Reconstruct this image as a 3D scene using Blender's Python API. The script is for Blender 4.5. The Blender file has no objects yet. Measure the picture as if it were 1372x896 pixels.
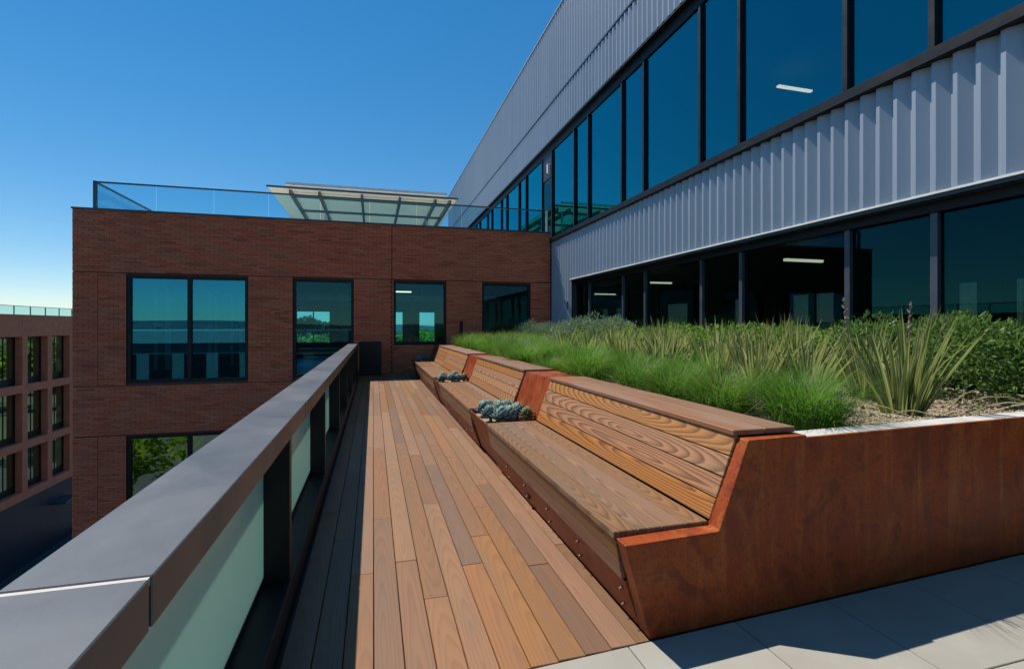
import bpy, bmesh, math, random
from mathutils import Vector, Matrix, Euler
R = math.radians
rnd = random.Random(7)
S = bpy.context.scene
COL = S.collection

# ------------------------------------------------------------------ camera, sky, sun, exposure
cam_d = bpy.data.cameras.new('camera')
cam = bpy.data.objects.new('camera', cam_d); COL.objects.link(cam)
cam.location = (0, 0, 1.6)
cam.rotation_euler = (R(90), 0, R(-14.95))
cam_d.sensor_width = 36; cam_d.lens = 648/1372*36
cam_d.shift_x = 13/1372; cam_d.shift_y = -11/1372
cam_d.clip_start = 0.05; cam_d.clip_end = 20000
S.camera = cam

SUN = Vector((-.346, .453, 1)).normalized()
EL = math.asin(SUN.z); AZ = math.atan2(SUN.x, SUN.y)
W = bpy.data.worlds.new('World'); S.world = W; W.use_nodes = True
wn = W.node_tree.nodes; wl = W.node_tree.links
sky = wn.new('ShaderNodeTexSky'); sky.sky_type = 'NISHITA'; sky.sun_disc = False
sky.sun_elevation = EL; sky.sun_rotation = AZ
sky.air_density = 1.0; sky.dust_density = 0.0; sky.ozone_density = 2.6; sky.altitude = 1200
hs = wn.new('ShaderNodeHueSaturation'); hs.inputs['Saturation'].default_value = 1.6
gm = wn.new('ShaderNodeGamma'); gm.inputs['Gamma'].default_value = .72
wl.new(sky.outputs[0], gm.inputs['Color']); wl.new(gm.outputs[0], hs.inputs['Color']); hs.inputs['Hue'].default_value = .497
bg = wn['Background']; wl.new(hs.outputs[0], bg.inputs[0]); bg.inputs[1].default_value = 0.132
sd = bpy.data.lights.new('sun', 'SUN'); sun = bpy.data.objects.new('sun', sd); COL.objects.link(sun)
sd.energy = 4.2; sd.angle = R(0.5); sd.color = (1, .95, .87)
sun.rotation_euler = SUN.to_track_quat('Z', 'Y').to_euler()
S.view_settings.view_transform = 'Standard'; S.view_settings.look = 'None'
S.view_settings.gamma = 1; S.view_settings.exposure = 0.58
S.cycles.max_bounces = 10; S.cycles.transparent_max_bounces = 24

# ------------------------------------------------------------------ node helpers
class NT:
    def __init__(self, name):
        self.m = bpy.data.materials.new(name); self.m.use_nodes = True
        self.t = self.m.node_tree; self.n = self.t.nodes; self.l = self.t.links
        self.p = self.n['Principled BSDF']; self.out = self.n['Material Output']
    def new(self, ty, **kw):
        x = self.n.new(ty)
        for k, v in kw.items(): setattr(x, k, v)
        return x
    def put(self, sock, v):
        if v is None: return
        if isinstance(v, bpy.types.NodeSocket): self.l.new(v, sock)
        else:
            if isinstance(v, (tuple, list)) and len(v) == 3 and sock.type == 'RGBA': v = (*v, 1)
            sock.default_value = v
    def math(self, op, a, b=None, c=None, clamp=False):
        x = self.new('ShaderNodeMath', operation=op, use_clamp=clamp)
        self.put(x.inputs[0], a); self.put(x.inputs[1], b); self.put(x.inputs[2], c)
        return x.outputs[0]
    def vmath(self, op, a, b=None):
        x = self.new('ShaderNodeVectorMath', operation=op)
        self.put(x.inputs[0], a); self.put(x.inputs[1], b)
        return x.outputs[0]
    def mix(self, f, a, b, blend='MIX'):
        x = self.new('ShaderNodeMix', data_type='RGBA', blend_type=blend)
        self.put(x.inputs[0], f); self.put(x.inputs[6], a); self.put(x.inputs[7], b)
        return x.outputs[2]
    def noise(self, vec, scale, detail=3, rough=.5, dist=0.):
        x = self.new('ShaderNodeTexNoise')
        self.put(x.inputs['Vector'], vec); x.inputs['Scale'].default_value = scale
        x.inputs['Detail'].default_value = detail; x.inputs['Roughness'].default_value = rough
        x.inputs['Distortion'].default_value = dist
        return x.outputs[0]
    def maprange(self, v, a, b, c=0., d=1.):
        x = self.new('ShaderNodeMapRange'); self.put(x.inputs[0], v)
        for i, q in enumerate((a, b, c, d)): x.inputs[i+1].default_value = q
        return x.outputs[0]
    def obj(self): return self.new('ShaderNodeTexCoord').outputs['Object']
    def pos(self): return self.new('ShaderNodeNewGeometry').outputs['Position']
    def island(self): return self.new('ShaderNodeNewGeometry').outputs['Random Per Island']
    def rand3(self, v=None):
        if v is None: v = self.new('ShaderNodeObjectInfo').outputs['Random']
        w = self.new('ShaderNodeTexWhiteNoise', noise_dimensions='1D')
        self.put(w.inputs['W'], self.math('MULTIPLY', v, 917.3))
        s = self.new('ShaderNodeSeparateColor'); self.l.new(w.outputs['Color'], s.inputs[0])
        return s.outputs[0], s.outputs[1], s.outputs[2]
    def bump(self, h, strength=.3, dist=.01):
        b = self.new('ShaderNodeBump'); b.inputs['Strength'].default_value = strength
        b.inputs['Distance'].default_value = dist; self.l.new(h, b.inputs['Height'])
        self.l.new(b.outputs[0], self.p.inputs['Normal'])
        return b.outputs[0]
    def set(self, **kw):
        for k, v in kw.items(): self.put(self.p.inputs[k.replace('_', ' ')], v)
        return self
    def scale(self, v, s):
        return self.vmath('MULTIPLY', v, s)

def plain(name, col, rough=.5, metal=0., spec=.5, var=.15, sc=3., emit=None):
    t = NT(name)
    n = t.noise(t.pos(), sc, 4, .6)
    k = t.maprange(n, .25, .75, 1-var, 1+var)
    c = t.vmath('SCALE', col); c.node.inputs[3].default_value = 1; t.l.new(k, c.node.inputs[3])
    c.node.inputs[0].default_value = col
    t.set(Base_Color=c, Metallic=metal, Specular_IOR_Level=spec)
    t.put(t.p.inputs['Roughness'], t.maprange(n, .2, .8, max(0, rough-.08), min(1, rough+.08)))
    return t.m

def wood(name, light, dark, freq=70., contrast=.8, slope=.05, rough=.5, sat_var=.25, fiber=.35, grey=(.2,.17,.15), grey_amt=.3):
    """board long axis = local Y, face across = local X; growth rings cut by the board's face"""
    t = NT(name)
    r1, r2, r3 = t.rand3()
    o = t.obj()
    sx = t.new('ShaderNodeSeparateXYZ'); t.l.new(o, sx.inputs[0])
    comb = t.new('ShaderNodeCombineXYZ')
    t.l.new(sx.outputs[0], comb.inputs[0])
    t.l.new(t.math('MULTIPLY', r1, 60.), comb.inputs[2])
    t.l.new(t.math('MULTIPLY_ADD', sx.outputs[1], 1., t.math('MULTIPLY', r2, 40.)), comb.inputs[1])
    q = comb.outputs[0]
    wob = t.noise(t.scale(q, (5., 1.1, 1)), 1., 2, .5)
    wob2 = t.noise(t.scale(q, (30., 3., 1)), 1., 2, .5)
    k = t.math('MULTIPLY_ADD', r3, slope*1.6, slope*.3)
    h = t.math('MULTIPLY_ADD', sx.outputs[1], k, t.math('MULTIPLY_ADD', wob, .045, t.math('MULTIPLY', r1, .05)))
    h = t.math('MULTIPLY_ADD', wob2, .006, h)
    x0 = t.math('SUBTRACT', sx.outputs[0], t.math('MULTIPLY_ADD', r2, .10, -.05))
    rr = t.math('SQRT', t.math('ADD', t.math('MULTIPLY', x0, x0), t.math('MULTIPLY', h, h)))
    ring = t.math('FRACT', t.math('MULTIPLY', rr, freq))
    ring = t.math('POWER', ring, 1.8)
    ring2 = t.maprange(ring, .75, 1., 0, 1)
    ring = t.math('SUBTRACT', ring, t.math('MULTIPLY', ring2, .6), clamp=True)
    fib = t.noise(t.scale(q, (260., 5., 1)), 1., 4, .65)
    blot = t.noise(t.scale(q, (9., 1.2, 1)), 1., 3, .5)
    f = t.math('MULTIPLY', ring, contrast)
    f = t.math('MULTIPLY_ADD', t.math('SUBTRACT', fib, .5), fiber*1.8, f)
    f = t.math('ADD', f, t.math('MULTIPLY', t.math('SUBTRACT', blot, .5), .35), clamp=True)
    c = t.mix(f, light, dark)
    c = t.mix(t.math('MULTIPLY', t.maprange(blot, .42, .72, 0, 1), grey_amt), c, grey)
    hsn = t.new('ShaderNodeHueSaturation')
    t.l.new(c, hsn.inputs['Color'])
    t.put(hsn.inputs['Value'], t.math('MULTIPLY_ADD', r1, sat_var*2, 1-sat_var))
    t.put(hsn.inputs['Hue'], t.math('MULTIPLY_ADD', r3, .008, .496))
    t.put(hsn.inputs['Saturation'], t.math('MULTIPLY_ADD', r2, .25, .83))
    t.set(Base_Color=hsn.outputs[0], Roughness=t.maprange(fib, .2, .8, rough-.08, rough+.12), Specular_IOR_Level=.35)
    t.bump(t.math('ADD', t.math('MULTIPLY', fib, .6), t.math('MULTIPLY', ring, -.5)), .25, .002)
    return t.m

def glass(name, trans, refl, base=.12, amt=.8, ripple=.0):
    """coated window glass: tinted see-through plus a tinted mirror that grows at grazing angles"""
    t = NT(name)
    lw = t.new('ShaderNodeLayerWeight'); lw.inputs[0].default_value = .35
    lw.inputs[0].default_value = .5
    f = t.math('MULTIPLY_ADD', t.math('POWER', lw.outputs['Facing'], 3.), amt, base, clamp=True)
    tr = t.new('ShaderNodeBsdfTransparent'); tr.inputs[0].default_value = (*trans, 1)
    gl = t.new('ShaderNodeBsdfGlossy'); gl.inputs['Roughness'].default_value = .004
    gl.inputs[0].default_value = (*refl, 1)
    if ripple:
        b = t.new('ShaderNodeBump'); b.inputs['Strength'].default_value = ripple; b.inputs['Distance'].default_value = .01
        t.l.new(t.noise(t.pos(), .9, 1), b.inputs['Height']); t.l.new(b.outputs[0], gl.inputs['Normal'])
    mx = t.new('ShaderNodeMixShader'); t.l.new(f, mx.inputs[0]); t.l.new(tr.outputs[0], mx.inputs[1]); t.l.new(gl.outputs[0], mx.inputs[2])
    t.l.new(mx.outputs[0], t.out.inputs[0])
    return t.m

def leafmat(name, c1, c2, c3=None, trans=.35, rough=.5, edge=None, spec=.3, straw=0):
    """c1..c2 vary leaf by leaf (island), c3 = sunlit-through tint; edge = margin colour on attribute 'across'"""
    t = NT(name)
    i = t.island(); r1, r2, r3 = t.rand3()
    c = t.mix(i, c1, c2)
    if straw: c = t.mix(t.maprange(i, 1-straw, 1-straw+.01, 0, 1), c, (.34, .27, .10))
    if edge:
        a = t.new('ShaderNodeAttribute', attribute_name='across')
        c = t.mix(t.math('MULTIPLY', t.maprange(a.outputs['Fac'], .45, .7, 0, 1), t.maprange(i, .0, .6, .35, 1)), c, edge)
        d = t.new('ShaderNodeAttribute', attribute_name='along')
        c = t.mix(t.math('MULTIPLY', t.maprange(d.outputs['Fac'], .85, 1, 0, 1), i), c, (.16, .11, .05))
    hsn = t.new('ShaderNodeHueSaturation'); t.l.new(c, hsn.inputs['Color'])
    t.put(hsn.inputs['Value'], t.math('MULTIPLY_ADD', r1, .4, .8)); t.put(hsn.inputs['Hue'], t.math('MULTIPLY_ADD', r2, .03, .485))
    t.set(Base_Color=hsn.outputs[0], Roughness=rough, Specular_IOR_Level=spec)
    tr = t.new('ShaderNodeBsdfTranslucent'); t.l.new(t.mix(.5, hsn.outputs[0], c3 or c2), tr.inputs[0])
    mx = t.new('ShaderNodeMixShader'); mx.inputs[0].default_value = trans
    t.l.new(t.p.outputs[0], mx.inputs[1]); t.l.new(tr.outputs[0], mx.inputs[2]); t.l.new(mx.outputs[0], t.out.inputs[0])
    return t.m

# ------------------------------------------------------------------ materials
M = {}
M['deck'] = wood('deck_wood', (.225, .108, .048), (.085, .036, .015), freq=55, contrast=.40, slope=.05, rough=.5, sat_var=.2, fiber=.42, grey=(.17, .10, .06), grey_amt=.6)
M['seat'] = wood('seat_wood', (.25, .118, .045), (.06, .024, .009), freq=72, contrast=.85, slope=.05, rough=.42, sat_var=.12, fiber=.4, grey=(.20, .135, .095), grey_amt=.45)
M['back'] = wood('back_wood', (.43, .19, .066), (.075, .025, .008), freq=58, contrast=1.0, slope=.08, rough=.42, sat_var=.14, fiber=.35, grey=(.35, .2, .1), grey_amt=.3)
M['capw'] = wood('cap_wood', (.25, .118, .066), (.11, .048, .027), freq=42, contrast=.45, slope=.04, rough=.45, sat_var=.10, fiber=.4, grey=(.27, .2, .165), grey_amt=.5)

t = NT('corten_steel'); p = t.pos()
n1 = t.noise(p, 3.5, 6, .6, .6); n2 = t.noise(t.scale(p, (9, 9, .7)), 1., 4, .6); n3 = t.noise(p, 60, 3, .6)
n4 = t.noise(t.scale(p, (1.6, 1.6, .9)), 1., 5, .65, 1.5)
c = t.mix(t.maprange(n1, .3, .7), (.19, .023, .002), (.34, .054, .004))
c = t.mix(t.math('MULTIPLY', t.maprange(n4, .5, .64), .7), c, (.34, .082, .012))
c = t.mix(t.math('MULTIPLY', t.maprange(t.noise(t.vmath('ADD', p, (7, 3, 1)), 2.2, 6, .7, 2.), .52, .62), .6), c, (.10, .016, .004))
c = t.mix(t.math('MULTIPLY', t.maprange(n2, .54, .72), .55), c, (.46, .15, .03))
c = t.mix(t.math('MULTIPLY', t.maprange(n3, .5, .62), .55), c, (.085, .022, .01))
t.set(Base_Color=c, Roughness=t.maprange(n1, .3, .7, .42, .62), Specular_IOR_Level=.3); t.bump(n3, .12, .002); M['corten'] = t.m

t = NT('paving_concrete'); p = t.pos(); r1, r2, r3 = t.rand3()
n1 = t.noise(p, 2.5, 5, .6); n2 = t.noise(p, 120, 3, .6); n3 = t.noise(p, 14, 4, .7)
c = t.mix(t.maprange(n1, .3, .7), (.27, .25, .215), (.325, .305, .265))
c = t.mix(t.math('MULTIPLY', t.maprange(n2, .55, .75), .35), c, (.28, .27, .25))
c = t.mix(t.math('MULTIPLY', t.maprange(n3, .62, .8), .4), c, (.33, .30, .26))
hsn = t.new('ShaderNodeHueSaturation'); t.l.new(c, hsn.inputs['Color']); t.put(hsn.inputs['Value'], t.math('MULTIPLY_ADD', r1, .12, .92))
t.set(Base_Color=hsn.outputs[0], Roughness=.8, Specular_IOR_Level=.25); t.bump(n2, .15, .003); M['paver'] = t.m

t = NT('brick_face'); i = t.island(); p = t.pos()
w = t.new('ShaderNodeTexWhiteNoise', noise_dimensions='1D'); t.l.new(t.math('MULTIPLY', i, 311.), w.inputs['W'])
n1 = t.noise(p, 40, 4, .6); n2 = t.noise(p, .8, 3, .5)
c = t.mix(i, (.66, .142, .072), (.78, .225, .115))
c = t.mix(t.maprange(w.outputs['Value'], .85, 1, 0, .6), c, (.22, .07, .038))
c = t.mix(t.maprange(n1, .4, .8, 0, .35), c, (.18, .065, .04))
c = t.mix(t.maprange(n2, .4, .75, 0, .3), c, (.45, .15, .075))
t.set(Base_Color=c, Roughness=.8, Specular_IOR_Level=.25); t.bump(n1, .2, .004); M['brick'] = t.m
M['mortar'] = plain('mortar', (.13, .055, .035), .9, sc=8)
M['blackmetal'] = plain('black_metal', (.007, .0075, .009), .45, .0, .3)
M['darkframe'] = plain('dark_bronze_frame', (.009, .010, .013), .45, .0, .3)
M['mull'] = plain('blue_grey_mullion', (.075, .085, .105), .35, .3)
M['railcap'] = plain('grey_rail_metal', (.095, .098, .112), .42, .2, .4, .05, 3.)
t = NT('weathered_rail_metal'); p = t.pos(); n1 = t.noise(p, 2.2, 5, .6, .5); n2 = t.noise(p, 160, 3, .7); n3 = t.noise(t.scale(p, (60, 3, 60)), 1., 3, .6)
k = t.math('ADD', t.maprange(n1, .3, .7, .9, 1.1), t.math('ADD', t.maprange(n2, .55, .8, 0, .25), t.maprange(n3, .6, .8, 0, .15)))
c = t.vmath('SCALE', (.083, .088, .096)); c.node.inputs[0].default_value = (.083, .088, .096); t.l.new(k, c.node.inputs[3])
t.set(Base_Color=c, Metallic=.2, Roughness=t.maprange(n1, .3, .7, .36, .52), Specular_IOR_Level=.4); t.bump(n2, .05, .001); M['railcap'] = t.m
M['strip'] = plain('pale_joint_strip', (.45, .40, .36), .5)
t = NT('silver_cladding'); p = t.pos(); r1, r2, r3 = t.rand3(); n1 = t.noise(t.scale(p, (1, 1, .25)), 1.5, 3, .5)
hsn = t.new('ShaderNodeHueSaturation'); hsn.inputs['Color'].default_value = (.32, .365, .43, 1)
t.put(hsn.inputs['Value'], t.math('ADD', t.math('MULTIPLY_ADD', r1, .07, .93), t.math('MULTIPLY', t.math('SUBTRACT', n1, .5), .12)))
t.set(Base_Color=hsn.outputs[0], Metallic=.25, Roughness=.45); M['clad'] = t.m
M['soffit'] = plain('soffit_metal', (.05, .06, .08), .4, .3)
M['bluewall'] = plain('navy_base_wall', (.012, .02, .04), .45)
M['concrete_pink'] = plain('terracotta_precast', (.62, .19, .10), .8, sc=2)
M['rim'] = plain('pale_concrete_rim', (.46, .44, .41), .75, sc=9, var=.2)
M['interior'] = plain('interior_wall', (.16, .16, .155), .8)
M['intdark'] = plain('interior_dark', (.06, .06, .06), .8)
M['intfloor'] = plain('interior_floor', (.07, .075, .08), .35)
M['white'] = plain('white_paint', (.72, .72, .68), .5)
M['blind'] = plain('pale_blind', (.62, .72, .74), .6)
M['beam'] = plain('grey_canopy_beam', (.16, .17, .17), .45, .2)
M['bolt'] = plain('bolt_steel', (.22, .17, .14), .45, .6)
M['ground'] = plain('asphalt', (.05, .05, .052), .85, sc=.3)
M['roofgrey'] = plain('roof_membrane', (.35, .35, .34), .8)
M['field'] = plain('dry_field', (.075, .085, .04), .9, sc=.02, var=.4)
t = NT('canopy_fabric'); t.set(Base_Color=(.76, .74, .66), Roughness=.7)
tr = t.new('ShaderNodeBsdfTranslucent'); tr.inputs[0].default_value = (.78, .77, .68, 1)
mx = t.new('ShaderNodeMixShader'); mx.inputs[0].default_value = .45
t.l.new(t.p.outputs[0], mx.inputs[1]); t.l.new(tr.outputs[0], mx.inputs[2]); t.l.new(mx.outputs[0], t.out.inputs[0]); M['canopy'] = t.m
t = NT('frosted_glass'); p = t.pos(); n = t.noise(p, 1.2, 3)
t.set(Base_Color=t.mix(n, (.50, .66, .60), (.56, .71, .65)), Roughness=.22, Specular_IOR_Level=.6)
tr = t.new('ShaderNodeBsdfTranslucent'); tr.inputs[0].default_value = (.58, .78, .70, 1)
mx = t.new('ShaderNodeMixShader'); mx.inputs[0].default_value = .5
t.l.new(t.p.outputs[0], mx.inputs[1]); t.l.new(tr.outputs[0], mx.inputs[2]); t.l.new(mx.outputs[0], t.out.inputs[0]); M['frost'] = t.m
M['glass_up'] = glass('teal_coated_glass', (.40, .42, .42), (.04, .56, .62), base=.30, amt=1.0, ripple=.012)
M['glass_low'] = glass('dark_tinted_glass', (.36, .44, .44), (.10, .5, .56), base=.045, amt=.75, ripple=.012)
M['glass_brick'] = glass('blue_green_glass', (.70, .88, .86), (.25, .66, .80), base=.045, amt=.6, ripple=.012)
M['glass_w1'] = glass('blue_mirror_glass', (.5, .66, .68), (.08, .56, .78), base=.28, amt=.5, ripple=.012)
M['glass_left'] = glass('green_tinted_glass', (.25, .4, .34), (.6, .85, .75), base=.42, amt=.6, ripple=.01)
M['glass_sky'] = glass('pale_blue_glass', (.42, .78, .92), (.6, .8, .9), base=.03, amt=.35)
M['glass_clear'] = glass('clear_guard_glass', (.70, .88, .93), (.6, .8, .9), base=.03, amt=.35)
t = NT('lit_lamp'); t.set(Base_Color=(.9, .85, .7)); t.p.inputs['Emission Color'].default_value = (1, .86, .6, 1); t.p.inputs['Emission Strength'].default_value = 2.; M['lamp'] = t.m
t = NT('lit_office_lamp'); t.set(Base_Color=(.9, .85, .7)); t.p.inputs['Emission Color'].default_value = (1, .9, .7, 1); t.p.inputs['Emission Strength'].default_value = 5.; M['lamp2'] = t.m

M['grass'] = leafmat('fine_grass', (.03, .10, .012), (.13, .25, .03), (.18, .38, .035), .45, straw=.07)
M['grass2'] = leafmat('tall_yellow_grass', (.11, .16, .03), (.22, .24, .06), (.28, .34, .05), .42)
M['flax'] = leafmat('flax_leaf', (.075, .135, .03), (.21, .26, .08), (.36, .42, .11), .5, .38, edge=(.50, .47, .22))
M['shrub'] = leafmat('shrub_leaf', (.06, .14, .016), (.17, .28, .04), (.26, .44, .06), .52, .45, spec=.3)
M['shrubd'] = leafmat('dark_shrub_leaf', (.045, .105, .018), (.13, .22, .05), (.17, .28, .06), .4, .42, spec=.3)
M['silver'] = leafmat('silver_leaf', (.16, .24, .12), (.30, .37, .24), (.24, .34, .15), .25, .55)
M['succ'] = leafmat('succulent_leaf', (.085, .14, .125), (.16, .23, .21), (.12, .18, .15), .06, .5)
M['succg'] = leafmat('green_succulent_leaf', (.07, .105, .03), (.16, .17, .06), (.12, .15, .04), .06, .5)
M['tree'] = leafmat('tree_leaf', (.06, .12, .02), (.13, .21, .03), (.22, .38, .05), .55)
M['treey'] = leafmat('yellow_tree_leaf', (.17, .25, .02), (.26, .34, .03), (.42, .55, .04), .6)
M['treed'] = leafmat('dark_tree_leaf', (.015, .035, .018), (.035, .06, .03), (.04, .08, .03), .15)
M['straw'] = plain('dry_straw', (.36, .28, .15), .7)
M['spike'] = plain('seed_spike', (.22, .16, .11), .8)
M['bark'] = plain('bark', (.09, .065, .045), .9)
t = NT('mulch'); p = t.pos(); n1 = t.noise(p, 70, 4, .7); n2 = t.noise(p, 6, 3)
c = t.mix(t.maprange(n1, .35, .65), (.12, .08, .05), (.40, .32, .21)); c = t.mix(t.maprange(n2, .4, .7, 0, .5), c, (.20, .15, .09))
t.set(Base_Color=c, Roughness=.9); t.bump(n1, .8, .01); M['mulch'] = t.m
t = NT('gravel_stone'); i = t.island(); t.set(Base_Color=t.mix(i, (.20, .14, .09), (.52, .43, .30)), Roughness=.85); M['gravel'] = t.m

# ------------------------------------------------------------------ mesh helpers
class MB:
    def __init__(self): self.v = []; self.f = []; self.a = []; self.b = []
    def add(self, vs, fs):
        o = len(self.v); self.v += [tuple(x) for x in vs]; self.f += [tuple(i+o for i in f) for f in fs]
    def box(self, x0, x1, y0, y1, z0, z1):
        self.add([(x0,y0,z0),(x1,y0,z0),(x1,y1,z0),(x0,y1,z0),(x0,y0,z1),(x1,y0,z1),(x1,y1,z1),(x0,y1,z1)],
                 [(0,3,2,1),(4,5,6,7),(0,1,5,4),(1,2,6,5),(2,3,7,6),(3,0,4,7)]); return self
    def prism_y(self, prof, y0, y1, dy=None):
        """profile of (x,z) points, counter-clockwise seen from -Y, extruded along Y; dy(x) skews the ends"""
        n = len(prof); d = dy or (lambda x: 0)
        vs = [(x, y0+d(x), z) for x, z in prof] + [(x, y1+d(x), z) for x, z in prof]
        self.add(vs, [tuple(range(n)), tuple(range(2*n-1, n-1, -1))] + [(i, i+n, (i+1) % n+n, (i+1) % n) for i in range(n)]); return self
    def tube(self, pts, rad, n=6, closed=True):
        pts = [Vector(p) for p in pts]; rs = rad if isinstance(rad, (list, tuple)) else [rad]*len(pts)
        o = len(self.v); up = Vector((0, 0, 1))
        for k, p in enumerate(pts):
            d = (pts[min(k+1, len(pts)-1)]-pts[max(k-1, 0)]).normalized()
            a = d.cross(up if abs(d.z) < .95 else Vector((1, 0, 0))).normalized(); b = d.cross(a)
            for j in range(n):
                an = 2*math.pi*j/n; q = p+(a*math.cos(an)+b*math.sin(an))*rs[k]; self.v.append(tuple(q))
        for k in range(len(pts)-1):
            for j in range(n):
                self.f.append((o+k*n+j, o+k*n+(j+1) % n, o+(k+1)*n+(j+1) % n, o+(k+1)*n+j))
        self.f.append(tuple(o+j for j in range(n))[::-1]); self.f.append(tuple(o+(len(pts)-1)*n+j for j in range(n))); return self
    def mesh(self, name, mat, smooth=False):
        me = bpy.data.meshes.new(name); me.from_pydata(self.v, [], self.f); me.update()
        if mat: me.materials.append(mat)
        if self.a:
            at = me.attributes.new('across', 'FLOAT', 'POINT'); at.data.foreach_set('value', self.a)
            at = me.attributes.new('along', 'FLOAT', 'POINT'); at.data.foreach_set('value', self.b)
        if smooth: me.polygons.foreach_set('use_smooth', [True]*len(me.polygons))
        return me

def link(name, me, parent=None, loc=None, rot=None):
    o = bpy.data.objects.new(name, me); COL.objects.link(o)
    if parent: o.parent = parent
    if loc: o.location = loc
    if rot: o.rotation_euler = rot
    return o
def tag(o, label=None, cat=None, group=None, kind=None):
    if label: o['label'] = label
    if cat: o['category'] = cat
    if group: o['group'] = group
    if kind: o['kind'] = kind
    return o
def empty(name, loc, label, cat, group=None):
    return tag(link(name, None, None, loc), label, cat, group)
def part(name, mb, mat, parent, smooth=False, world=True):
    """mb in world coordinates; parent an un-rotated thing"""
    o = link(name, mb.mesh(name, mat, smooth), parent)
    if parent is not None and world:
        l = Vector((0, 0, 0)); q = parent
        while q is not None: l += q.location; q = q.parent
        o.location = -l
    return o
def bevelled(me, w, seg=1):
    bm = bmesh.new(); bm.from_mesh(me)
    bmesh.ops.bevel(bm, geom=list(bm.edges), offset=w, segments=seg, profile=.5, affect='EDGES')
    bm.to_mesh(me); bm.free(); return me
_boards = {}
def board_mesh(wd, ln, th, mat, bev=.003):
    k = (round(wd, 4), round(ln, 3), round(th, 4), mat.name)
    if k not in _boards:
        _boards[k] = bevelled(MB().box(-wd/2, wd/2, -ln/2, ln/2, -th, 0).mesh('board', mat), bev)
    return _boards[k]
def boxpart(name, parent, mat, x0, x1, y0, y1, z0, z1, bev=0):
    o = part(name, MB().box(x0, x1, y0, y1, z0, z1), mat, parent)
    if bev: bevelled(o.data, bev)
    return o

# ------------------------------------------------------------------ far land
g = MB(); g.add([(-9000,-9000,-16.2),(9000,-9000,-16.2),(9000,9000,-16.2),(-9000,9000,-16.2)], [(0,1,2,3)])
tag(part('ground', g, M['field'], None), kind='structure')
g = MB(); g.box(-60, 40, -60, 75, -16.6, -16.18)
tag(part('road', g, M['ground'], None), kind='structure')
hm = MB(); N = 160
for ring, (rad, hh) in enumerate(((2600, 22), (4200, 60))):
    o = len(hm.v)
    for k in range(N):
        a = 2*math.pi*k/N
        z = hh*(.45+.35*math.sin(a*3+ring)+.22*math.sin(a*7.3+2*ring)+.15*math.sin(a*17+ring))
        hm.v += [(rad*.86*math.cos(a), rad*.86*math.sin(a), -17), (rad*math.cos(a), rad*math.sin(a), max(2, z)-12), (rad*1.15*math.cos(a), rad*1.15*math.sin(a), -17)]
    for k in range(N):
        i, j = o+3*k, o+3*((k+1) % N)
        hm.f += [(i, j, j+1, i+1), (i+1, j+1, j+2, i+2)]
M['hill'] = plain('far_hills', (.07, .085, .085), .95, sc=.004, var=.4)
tag(part('hills', hm, M['hill'], None, True), kind='structure')

def crown(mb, c, r, n, ls, rg, flat=.8):
    """leaf clumps spread through a lumpy volume"""
    lobes = [(Vector((rg.uniform(-.6,.6), rg.uniform(-.6,.6), rg.uniform(-.5,.6))), rg.uniform(.4,.62)) for _ in range(9)]
    for _ in range(n):
        lc, lr = rg.choice(lobes)
        d = Vector((rg.gauss(0,1), rg.gauss(0,1), rg.gauss(0,1))).normalized()
        p = lc+d*lr*(rg.random()**.35)
        p = Vector(c)+Vector((p.x*r, p.y*r, p.z*r*flat))
        a = Vector((rg.gauss(0,1), rg.gauss(0,1), rg.gauss(0,.6))).normalized(); b = a.cross(d).normalized() if abs(a.dot(d)) < .95 else a.orthogonal()
        s = ls*rg.uniform(.6, 1.4)
        mb.add([p-a*s, p+b*s*.45, p+a*s, p-b*s*.45], [(0,1,2,3)])
rg = random.Random(3)
def tree_meshes(h, r, mat, n, ls, seed):
    rg = random.Random(seed)
    cm = MB(); crown(cm, (0, 0, h-r*.75), r, n, ls, rg)
    tm = MB(); tm.tube([(0,0,0),(.1,.05,h*.4),(0,.1,h*.75)], [.32,.24,.08], 7)
    for k in range(5):
        a = k*1.3; tm.tube([(0,0,h*(.3+.06*k)), (math.cos(a)*r*.6, math.sin(a)*r*.6, h*(.55+.07*k))], [.14,.03], 5)
    return cm.mesh('crown', mat), tm.mesh('trunk', M['bark'])
TM = {'y': tree_meshes(12, 5, M['treey'], 2600, .38, 1), 'g': tree_meshes(14, 5.5, M['tree'], 2600, .40, 2), 'd': tree_meshes(17.5, 3.4, M['treed'], 2200, .38, 4)}
def tree(k, x, y, s, label, group):
    t = empty('tree', (x, y, -16.2), label, 'tree', group); t.scale = (s, s, s); t.rotation_euler = (0, 0, rg.uniform(0, 6))
    link('crown', TM[k][0], t); link('trunk', TM[k][1], t); return t
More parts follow.
